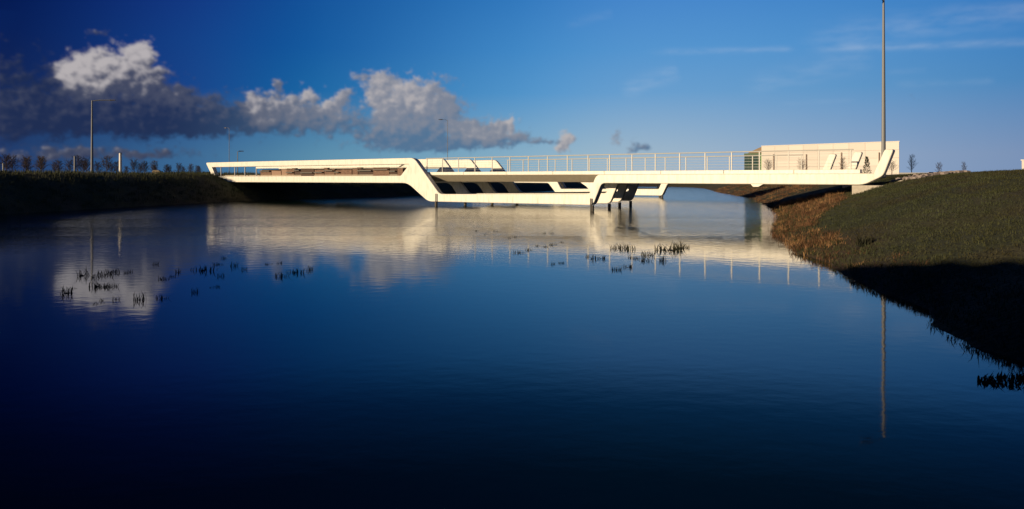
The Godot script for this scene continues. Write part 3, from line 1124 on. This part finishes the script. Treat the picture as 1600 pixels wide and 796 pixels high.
func make_plants() -> void:
	# turf of the right bank
	var green := [Color(0.036, 0.048, 0.017), Color(0.064, 0.072, 0.028)]
	var turf := tuft_mesh(10, 0.15, 0.075, 1.1, 0.005, green, false)
	var spots := []
	while spots.size() < 34000:
		var z := -5.0 - 47.0 * rng.randf()
		var x := rng.randf_range(5.4, 26.0)
		var s := from_shore(Vector2(x, z)) + lumps.get_noise_2d(x * 3.0, z * 3.0) * 0.35
		if s < 0.1 or s > 11.0:
			continue
		var n := lumps.get_noise_2d(x * 1.3 + 40.0, z * 1.3)
		spots.append([Vector3(x, height_for(x, z, s) - 0.01, z), rng.randf_range(0.5, 1.3) * (1.3 if s < 1.0 else 1.0), Color.WHITE.lerp(Color(1.1, 0.92, 0.7), clampf(n * 1.6 + 0.15, 0, 1)) * rng.randf_range(0.7, 1.1) ])
		spots[-1][2] = (spots[-1][2] as Color) * Color.WHITE.lerp(Color(0.9, 0.74, 0.72), smoothstep(0.05, 0.4, lumps.get_noise_2d(x * 2.6 + 200.0, z * 2.6)))
	scatter("grass", turf, spots)
	# dry reeds along the water's edge
	var dry := tuft_mesh(20, 0.24, 0.24, 1.4, 0.008, [Color(0.045, 0.028, 0.016), Color(0.26, 0.17, 0.09)], false)
	spots = []
	while spots.size() < 3600:
		var z := -6.0 - 120.0 * pow(rng.randf(), 1.7)
		var x := rng.randf_range(5.0, 19.5 if z > -60.0 else 38.0)
		var s := from_shore(Vector2(x, z))
		var lim := lerpf(1.1, 3.2, smoothstep(-27.0, -40.0, z)) + 4.0 * smoothstep(-55.0, -75.0, z)
		if s < -0.15 or s > lim or (z > -21.5 and rng.randf() < 0.7):
			continue
		spots.append([Vector3(x, maxf(ground_at(x, z), -0.1) - 0.02, z), rng.randf_range(0.5, 1.2) * (1.0 if z < -20.0 else 0.6), Color(1, 0.8, 0.75).lerp(Color(0.6, 0.42, 0.4), rng.randf()).lerp(Color(2.3, 2.1, 1.8), smoothstep(0.05, 0.4, lumps.get_noise_2d(x * 6.0, z * 6.0)) * rng.randf_range(0.3, 1.0))])
	scatter("reeds", dry, spots)
	# rough grass along the left bank
	var rough := tuft_mesh(10, 0.25, 0.35, 0.7, 0.012, [Color(0.030, 0.040, 0.016), Color(0.07, 0.065, 0.03)], false)
	spots = []
	while spots.size() < 5000:
		var x := rng.randf_range(-48.0, -6.0)
		var z := rng.randf_range(-100.0, -34.0)
		var s := from_shore(Vector2(x, z))
		if s < 0.0 or s > 9.0:
			continue
		spots.append([Vector3(x, ground_at(x, z) - 0.03, z), rng.randf_range(0.5, 1.2), Color(0.8, 1, 0.8)])
	scatter("undergrowth", rough, spots)
	# tufts standing in the water, each its own thing
	var dark := [Color(0.012, 0.016, 0.009), Color(0.032, 0.032, 0.016)]
	var kinds := [tuft_mesh(18, 0.085, 0.10, 1.1, 0.0055, dark), tuft_mesh(22, 0.12, 0.09, 1.3, 0.0055, dark), tuft_mesh(14, 0.06, 0.12, 0.8, 0.0055, dark)]
	var pale := tuft_mesh(12, 0.07, 0.10, 0.6, 0.005, [Color(0.10, 0.06, 0.035), Color(0.22, 0.16, 0.10)])
	var count := ["first", "second", "third", "fourth", "fifth", "sixth", "seventh", "eighth", "ninth", "tenth", "eleventh", "twelfth", "thirteenth", "fourteenth", "fifteenth", "sixteenth", "seventeenth", "eighteenth"]
	var beds := {
		"over the left cloud's reflection": [[-8.1, -14.6, 1.6], [-8.3, -15.2, 0.6], [-9.2, -17.2, 2.0], [-8.8, -16.9, 1.0], [-8.0, -15.5, 1.6], [-6.9, -13.4, 0.7], [-7.0, -13.7, 0.6], [-8.8, -17.4, 1.6], [-7.8, -15.4, 1.0], [-8.8, -17.7, 1.4], [-7.7, -15.5, 1.1], [-6.8, -13.8, 0.9], [-8.5, -17.7, 0.8], [-8.5, -17.9, 0.8], [-6.4, -13.8, 1.5], [-6.1, -14.0, 1.0]],
		"right of the left cloud's reflection": [[-8.6, -19.4, 1.2], [-7.2, -16.6, 1.0], [-7.2, -17.0, 0.7], [-7.4, -17.8, 1.2], [-5.8, -14.7, 1.0], [-7.0, -18.2, 2.0], [-5.7, -15.4, 0.8], [-7.1, -19.4, 1.0], [-6.2, -17.1, 1.0], [-7.5, -20.9, 1.0], [-6.6, -19.1, 1.4], [-6.1, -18.3, 0.9]],
		"below the long frame's reflection": [[-5.9, -19.5, 0.8], [-5.7, -19.7, 0.8], [-4.9, -17.1, 1.4], [-4.8, -17.8, 1.6], [-4.6, -18.3, 1.2]],
		"in the thin scatter mid canal": [[-1.4, -31.8, 0.7], [-1.0, -29.6, 0.8], [-0.6, -31.6, 0.9], [-0.1, -27.8, 0.8], [0.1, -28.4, 0.8], [0.2, -22.4, 1.3], [0.5, -23.3, 1.0], [0.8, -24.7, 0.8], [1.2, -30.3, 0.8], [1.0, -24.4, 0.9], [1.5, -30.3, 0.8], [1.0, -19.5, 0.9], [1.3, -25.1, 1.1], [1.2, -19.7, 0.8], [1.6, -26.0, 0.7], [2.0, -21.3, 0.9], [2.1, -20.8, 1.5], [2.3, -20.8, 1.4]],
		"beside the bright gold reflection": [[3.0, -23.8, 1.1], [2.4, -18.3, 1.0], [3.2, -23.8, 1.7], [3.4, -23.6, 1.7], [2.7, -18.8, 1.1], [3.1, -21.1, 0.8], [3.2, -20.9, 0.9], [3.4, -20.3, 1.2], [3.7, -21.8, 1.5], [3.8, -20.3, 1.3], [4.4, -23.3, 2.0], [4.6, -23.3, 2.2], [4.8, -23.6, 2.0], [5.0, -23.8, 2.1], [5.2, -24.0, 1.2]],
	}
	for bed in beds:
		var list: Array = beds[bed]
		for i in list.size():
			var p: Array = list[i]
			var is_pale: bool = bed.begins_with("right of") and i in [0, 9]
			var o := put("water_plant", pale if is_pale else kinds[rng.randi() % 3], M.blade)
			o.position = Vector3(p[0], -0.01, p[1])
			o.rotation.y = rng.randf() * TAU
			o.scale = Vector3(1.2, 1.0, 1.2) * p[2] * (1.25 if bed.begins_with("beside") else 1.0)
			tag(o, "%s tuft in the water, %s from the left %s" % ["pale dry" if is_pale else "small dark", count[i], bed], "water plant", "tufts of plants in the water")
	# clump on the right edge, bush at the foot of the bank
	var clump := put("weed_clump", tuft_mesh(380, 0.28, 0.08, 1.2, 0.008, dark), M.blade)
	clump.position = Vector3(5.22, -0.01, -8.25)
	clump.scale = Vector3(1.5, 1.0, 0.9)
	tag(clump, "low dark clump of weed in the water at the right edge", "water plant")
	var bush := put("sedge_tuft", tuft_mesh(160, 0.2, 0.32, 0.7, 0.010, dark), M.blade)
	bush.position = Vector3(8.7, ground_at(8.7, -19.8) - 0.02, -19.8)
	tag(bush, "rounded dark tuft at the foot of the grassy bank", "plant")
	var tip := put("sedge_tuft", tuft_mesh(40, 0.12, 0.2, 0.7, 0.008, dark), M.blade)
	tip.position = Vector3(10.15, -0.01, -31.2)
	tag(tip, "small dark tuft jutting from the reeds into the water", "plant")
